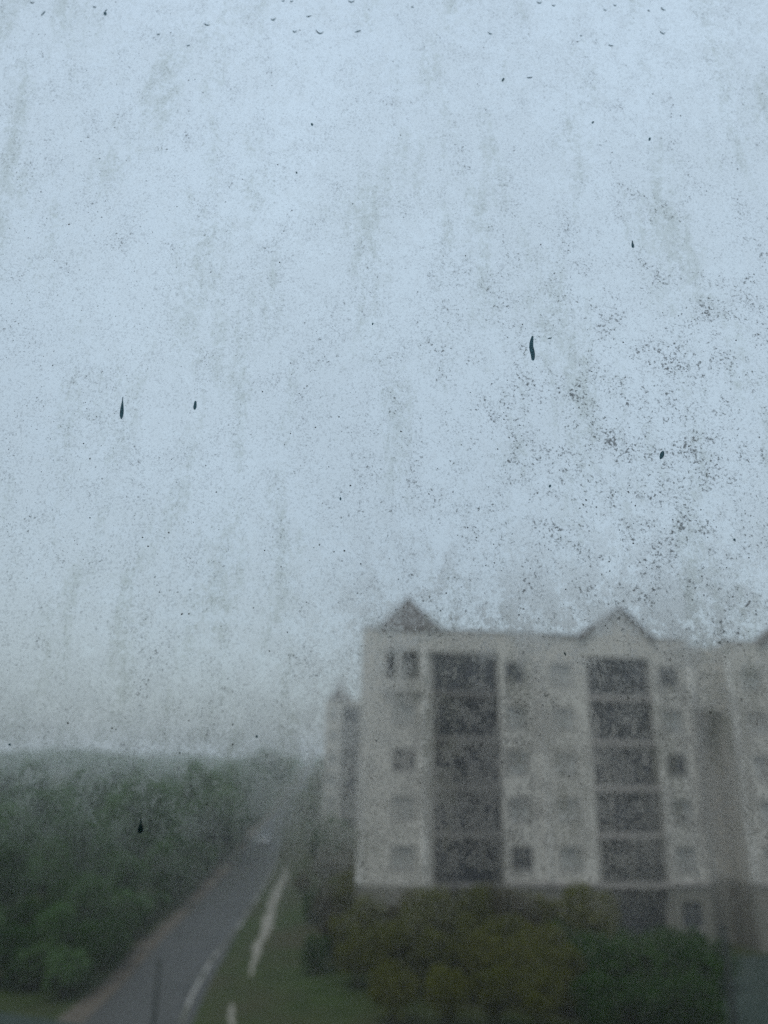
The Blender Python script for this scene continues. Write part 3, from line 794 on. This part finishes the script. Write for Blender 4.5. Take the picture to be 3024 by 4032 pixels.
run_drop([(1150.5, 725.5), (1150.2, 727), (1149.2, 733), (1147.8, 742), (1147.6, 750), (1149.4, 758), (1151, 766), (1151.3, 773), (1151.2, 777), (1151.2, 779)],
         [1.5, 4, 6.5, 8.5, 9.5, 10.5, 9.5, 8, 6, 2], 'longest dark water streak on the pane, thick and slightly bent')
run_drop(*profile((265.5, 857), (262, 905.5), [1.5, 2, 2.6, 3.5, 5, 6.5, 7.6, 8.2, 8.4, 8.2, 6, 2]), 'dark water streak on the pane with a long thin tail and blunt foot')
run_drop(*profile((422.5, 866), (420.5, 885), [3, 5, 6, 6.5, 7, 7, 6, 2.5]), 'short dark vertical drop on the pane with a ring of crumbs at its foot')
run_drop(*profile((1433, 974), (1426.5, 992), [3, 6, 8.5, 9.5, 9, 8, 5.5, 2]), 'dark slanting oval drop among the thickest grime on the pane')
run_drop(*profile((304.5, 1766), (302.8, 1801), [1.2, 1.6, 3, 4, 5, 4.6, 6.5, 9, 11, 12.5, 13, 12, 8, 3]), 'black teardrop on the pane in front of the roadside wood')
run_drop(*profile((1365.5, 519), (1367.5, 536), [1.5, 2.5, 3.5, 5, 6, 5.5, 2]), 'small dark pointed drop above a brown grime patch on the pane')
for (a, b, w) in (((1088.5, 168.5), (1085, 176), 4.5), ((1282.5, 262), (1278.5, 267), 4), ((1404.5, 297), (1402, 304), 4.5), ((1189.5, 1047), (1186.5, 1053), 5),
                  ((673, 266), (675, 272), 5), ((231, 20), (227, 26), 3), ((226.5, 26), (228, 33), 7), ((1183.5, 731.5), (1192, 729.8), 3), ((640, 371), (641, 375), 4), ((22, 1606), (20, 1611), 6),
                  ((554, 1588), (555, 1594), 5), ((1219, 1409), (1222, 1416), 4), ((1586, 1163), (1587, 1169), 5), ((735, 1074), (736, 1081), 4), ((805.5, 697), (804.5, 702), 3.5)):
    run_drop(*profile(a, b, [w * .5, w, w, w * .5]), 'tiny dark drop on the stained pane', 'tiny dark drops on the pane')

def crescent(cx, cy, w, tilt=0.0, sag=0.35, th=2.6):
    """a hanging rain drop: clear body, dark lower rim"""
    n = 9; path = []; ws = []
    for i in range(n):
        t = -1 + 2 * i / (n - 1)
        path.append((cx + t * w / 2, cy + (1 - t * t) * w * sag + t * w * tilt)); ws.append(th * 1.3 * (0.25 + 0.75 * (1 - t * t)))
    me, o = blob(path, ws)
    root = empty('rain_drop', o)
    tag(root, 'clear hanging rain drop on the pane with a dark curved lower rim', 'rain drop', 'rain drops along the top of the pane')
    link('rim', me, M['drop_dark'], root)  # dark tinted strip in place of the ground refracted along the edge
    pth = [(cx, cy - w * 0.45 + w * (0.45 + sag * 0.85) * i / 7) for i in range(8)]
    ww = [w * (0.15 + 0.8 * math.sin(math.pi * min(1, (i + 0.4) / 8.4)) ** 0.8) for i in range(8)]
    me2, o2 = blob(pth, ww, 0.18)
    b = link('body', me2, M['drop_clear'], root); b.location = o2 - o + Vector((0, 0.0002, 0))
K = 1659 / 3024
for zx, zy, w, tl, sg in ((140, 8, 16, .1, .4), (188, 58, 20, -.55, .1), (412, 28, 14, .1, .3), (900, 104, 26, .15, .2), (690, 147, 14, 0, .3), (820, 197, 16, -.1, .15), (1190, 80, 22, -.1, .35), (1283, 133, 18, 0, .4),
                          (1345, 69, 22, -.1, .15), (1392, 134, 34, .1, .35), (1530, 1, 28, 0, .3), (1558, 135, 30, -.15, .08), (1270, 4, 14, 0, .2), (1233, 2, 14, 0, .2)):
    crescent(zx / 1.106 * K, zy / 1.106 * K, w / 1.106 * K, tl, sg)
for zx, zy, w, tl, sg in ((678, 8, 22, .05, .25), (740, 22, 14, 0, .2), (960, 41, 14, .1, .2), (1003, 21, 14, .1, .2), (1148, 44, 12, .15, .2), (1210, 36, 20, .3, .3), (1207, 136, 22, .15, .35), (467, 142, 20, .2, .15),
                          (985, 192, 22, .1, .2), (637, 331, 26, -.05, .1), (135, 30, 12, .1, .1), (858, 152, 10, .1, .15)):
    crescent((1500 + zx / 1.0886) * K, zy / 1.0886 * K, w / 1.0886 * K, tl, sg)

# tiny specks of grime stuck to the glass
sr = random.Random(9)
mbs = MB()
def speck(px, py, d):
    p = on_pane(px, py, DY); k = (on_pane(px + 1, py, DY) - p).length
    rr = d * k / 2; b = len(mbs.v); n = 7
    lp = (win.location)
    for j in range(n):
        t = 2 * math.pi * j / n + sr.random() * 0.5; q = rr * sr.uniform(0.75, 1.25)
        mbs.v.append((p.x + math.cos(t) * q - lp.x, p.y - lp.y, p.z + math.sin(t) * q - lp.z))
    mbs.v.append((p.x - lp.x, p.y + rr * 0.7 - lp.y, p.z - lp.z))
    for j in range(n): mbs.f.append((b + j, b + (j + 1) % n, b + n))
    mbs.f.append(tuple(b + j for j in reversed(range(n))))
for k in range(620):
    speck(abs(sr.gauss(0, 260)), sr.uniform(60, 1250), sr.choice((1.2, 1.4, 1.6, 1.8, 2.2)))
for k in range(520):
    speck(sr.uniform(0, 1659), sr.uniform(0, 1750), sr.choice((1.3, 1.5, 1.8, 2.2, 2.8, 3.4) if k % 3 else (1.2, 1.5)))
for k in range(220):
    speck(sr.gauss(1250, 260), sr.gauss(1150, 200), sr.choice((1.6, 2.0, 2.6, 3.4)))
for px, py, d in ((408, 1326, 3.6), (392, 1327, 3.6), (744, 1190, 4), (690, 1177, 4), (320, 1180, 4), (394, 1326, 3.5), (1121, 1328, 4), (866, 932, 4), (1266, 1080, 4.5), (964, 1281, 4), (147, 1562, 4), (242, 1573, 4), (149, 485, 4), (757, 1049, 4), (503, 1608, 4)):
    speck(px, py, d)
sp = mbs.build('grime_speck', M['speck'], win); sp['kind'] = 'stuff'

# ------------------------------------------------------------------ damp air
hz, nt, out = new_mat('haze')
pv = N(nt, 'ShaderNodeVolumePrincipled', inp={'Color': (0.90, 0.93, 0.97, 1), 'Density': 0.0009, 'Anisotropy': 0.0})
nt.links.new(pv.outputs[0], out.inputs['Volume'])
hb = MB().box(-1700, 1700, -300, 2700, -1.0, 26.0).build('haze', hz)
tag(hb, 'thin damp haze filling the air over the whole place', 'haze', kind='stuff')
